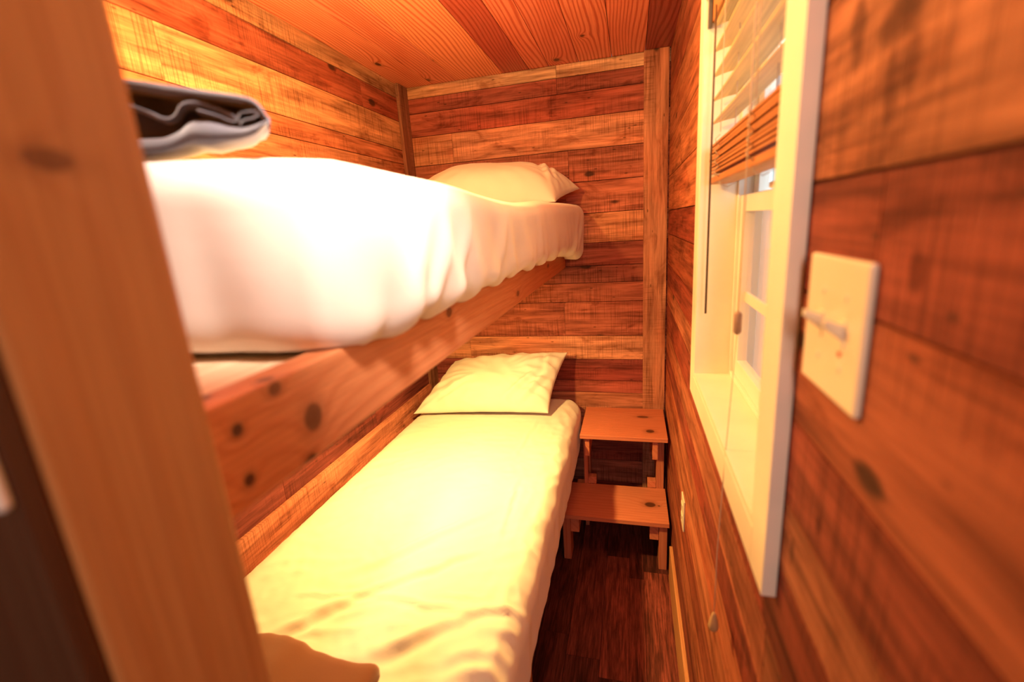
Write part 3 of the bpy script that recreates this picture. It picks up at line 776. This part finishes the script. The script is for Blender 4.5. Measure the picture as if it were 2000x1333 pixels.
ribbon(inner, [.006] * 10, TY + .004, TY + .15, -0.9).build('inner_fold', m_towel, tw)
core = [tp(-300, 640), tp(100, 650), tp(380, 700), tp(700, 690), tp(1000, 690), tp(1200, 690), tp(1330, 700)]
ribbon(core, [.062, .060, .054, .036, .034, .026, .016], TY + .035, TY + .15, -0.9).build('inner_fold', m_towel, tw)
sq = [tp(880, 640), tp(1050, 690), tp(1170, 740), tp(1240, 730), tp(1265, 665), tp(1400, 650), tp(1425, 700), tp(1290, 735), tp(1260, 775)]
ribbon(sq, [.003, .003, .003, .0028, .0028, .0028, .0028, .0028, .0028], TY + .003, TY + .14, -0.9).build('inner_fold', m_towel, tw)

# ------------------------------------------------------------------ brown blanket on the lower bed
def bl_def(p, n):
    x, y, z = p
    z += 0.010 * nz(x * 5, y * 5) + 0.004 * nz(x * 14, y * 14) + (0.012 if n.z > 0 else 0) * math.exp(-((x + 0.72) / 0.12) ** 2)
    wob = 0.020 * nz(x * 7, 3.0) + 0.010 * nz(x * 18, 1.0)
    y += wob if n.y > 0.1 or y > 0.5 else 0
    y += (x + 0.84) * -0.08 if y > 0.4 else 0
    x += 0.015 * nz(y * 8, 5.0) if x > -0.7 else 0
    return Vector((x, y, max(z, -0.929)))
bk = rbox((-1.09, 0.29, -0.925), (-0.515, 0.700, -0.880), 0.021, 0.012, bl_def).build('folded_blanket', m_blanket)
tag(bk, 'brown folded blanket lying across the near end of the lower bed', 'blanket')

# ------------------------------------------------------------------ wooden steps
m_step = pine('step_pine', knots=[(0.086, 2.126, 0.020, 0.017, 0.95), (0.055, 2.293, 0.030, 0.013, 0.85), (0.085 + 5, 2.040, 0.026, 0.020, 0.95), (0.125 + 5, 2.035, 0.005, 0.004, 0.9)], freq=50, amp=0.010, contrast=0.25, rough=0.5)
SC_ = (0.62, 0.215, 0.125)
st = empty('wooden_steps', -0.07, 2.15, FZ, 'two-tier pine step stool standing between the lower bunk and the window wall', 'step stool')
def step_board(a, b, off):
    mb = MB(); mb.box(a, b, 'x', SC_, off)
    # V should equal y on the top face
    mb.uv = [[(u, v) for (u, v) in q] for q in mb.uv]; return mb
step_board((-0.243, 2.050, -1.020), (0.162, 2.405, -1.000), (0, 1.0)).build('tread', m_step, st, bevel=0.0015)
step_board((-0.330, 1.900, -1.364), (0.163, 2.190, -1.343), (5, 1.343)).build('tread', m_step, st, bevel=0.0015)
def leg(x0, x1, y0, y1, z1, k): 
    mb = MB(); mb.box((x0, y0, FZ + .0003), (x1, y1, z1 - .0003), 'z', tuple(c * .9 for c in SC_), (k * 3.1, k)); mb.build('leg', m_pine, st, bevel=0.002)
leg(-0.322, -0.286, 1.915, 2.004, -1.364, 1); leg(0.120, 0.156, 1.915, 2.004, -1.364, 2)
leg(-0.242, -0.222, 2.1905, 2.26, -1.020, 3); leg(0.120, 0.156, 2.1905, 2.26, -1.020, 4)
leg(-0.242, -0.222, 2.335, 2.40, -1.020, 5); leg(0.120, 0.156, 2.335, 2.40, -1.020, 6)
def cleat(x0, x1, y0, y1, z0, z1, k):
    mb = MB(); mb.box((x0, y0, z0), (x1, y1, z1), 'y', SC_, (k, k * 2.3)); mb.build('cleat', m_pine, st, bevel=0.0015)
cleat(-0.2855, -0.245, 1.925, 2.26, -1.450, -1.3643, 1); cleat(0.079, 0.119, 1.925, 2.26, -1.450, -1.3643, 2)
cleat(-0.2215, -0.200, 2.070, 2.39, -1.120, -1.0203, 3); cleat(0.095, 0.119, 2.070, 2.39, -1.120, -1.0203, 4)
cleat(-0.2215, -0.180, 2.1905, 2.228, -1.343, -1.305, 5); cleat(0.077, 0.119, 2.1905, 2.228, -1.343, -1.305, 6)

# ------------------------------------------------------------------ outside the window
m_ground = plain('gravel_ground', (0.42, 0.38, 0.32), 0.95, 0.1, 0.2, 30)
mb = MB(); mb.box((0.33, -6, FZ - 0.35), (14, 26, FZ - 0.3)); tag(mb.build('ground', m_ground), kind='structure')
m_siding = plain('beige_siding', (0.62, 0.58, 0.50), 0.8, 0.2, 0.05)
m_trimw = plain('white_trim', (0.85, 0.85, 0.84), 0.6)
m_teal = plain('teal_glass', (0.20, 0.42, 0.45), 0.1, 0.6)
m_roof = plain('grey_roof', (0.22, 0.22, 0.23), 0.8)
cb = empty('neighbour_cabin', 3.0, 8.0, FZ - 0.3, 'pale sided cabin with a white trimmed window seen through the upper window pane', 'cabin')
mb = MB()
z = FZ - 0.3
while z < 1.6:
    mb.box((1.2, 8.0, z), (5.6, 11.0, z + 0.147)); z += 0.15
mb.build('wall', m_siding, cb)
mb = MB(); mb.box((1.95, 7.93, -0.6), (2.75, 7.999, 0.9)); wf = mb.build('window', m_trimw, cb)
mb = MB(); mb.box((2.03, 7.92, -0.5), (2.32, 7.929, 0.8)); mb.box((2.38, 7.92, -0.5), (2.67, 7.929, 0.8)); mb.build('pane', m_teal, wf)
mb = MB(); mb.box((1.0, 7.6, 1.6), (5.8, 11.4, 1.75)); mb.build('roof', m_roof, cb)
mb = MB(); mb.box((1.55, 7.2, FZ - .3), (1.67, 7.32, 1.6)); mb.build('porch_post', m_trimw, cb)
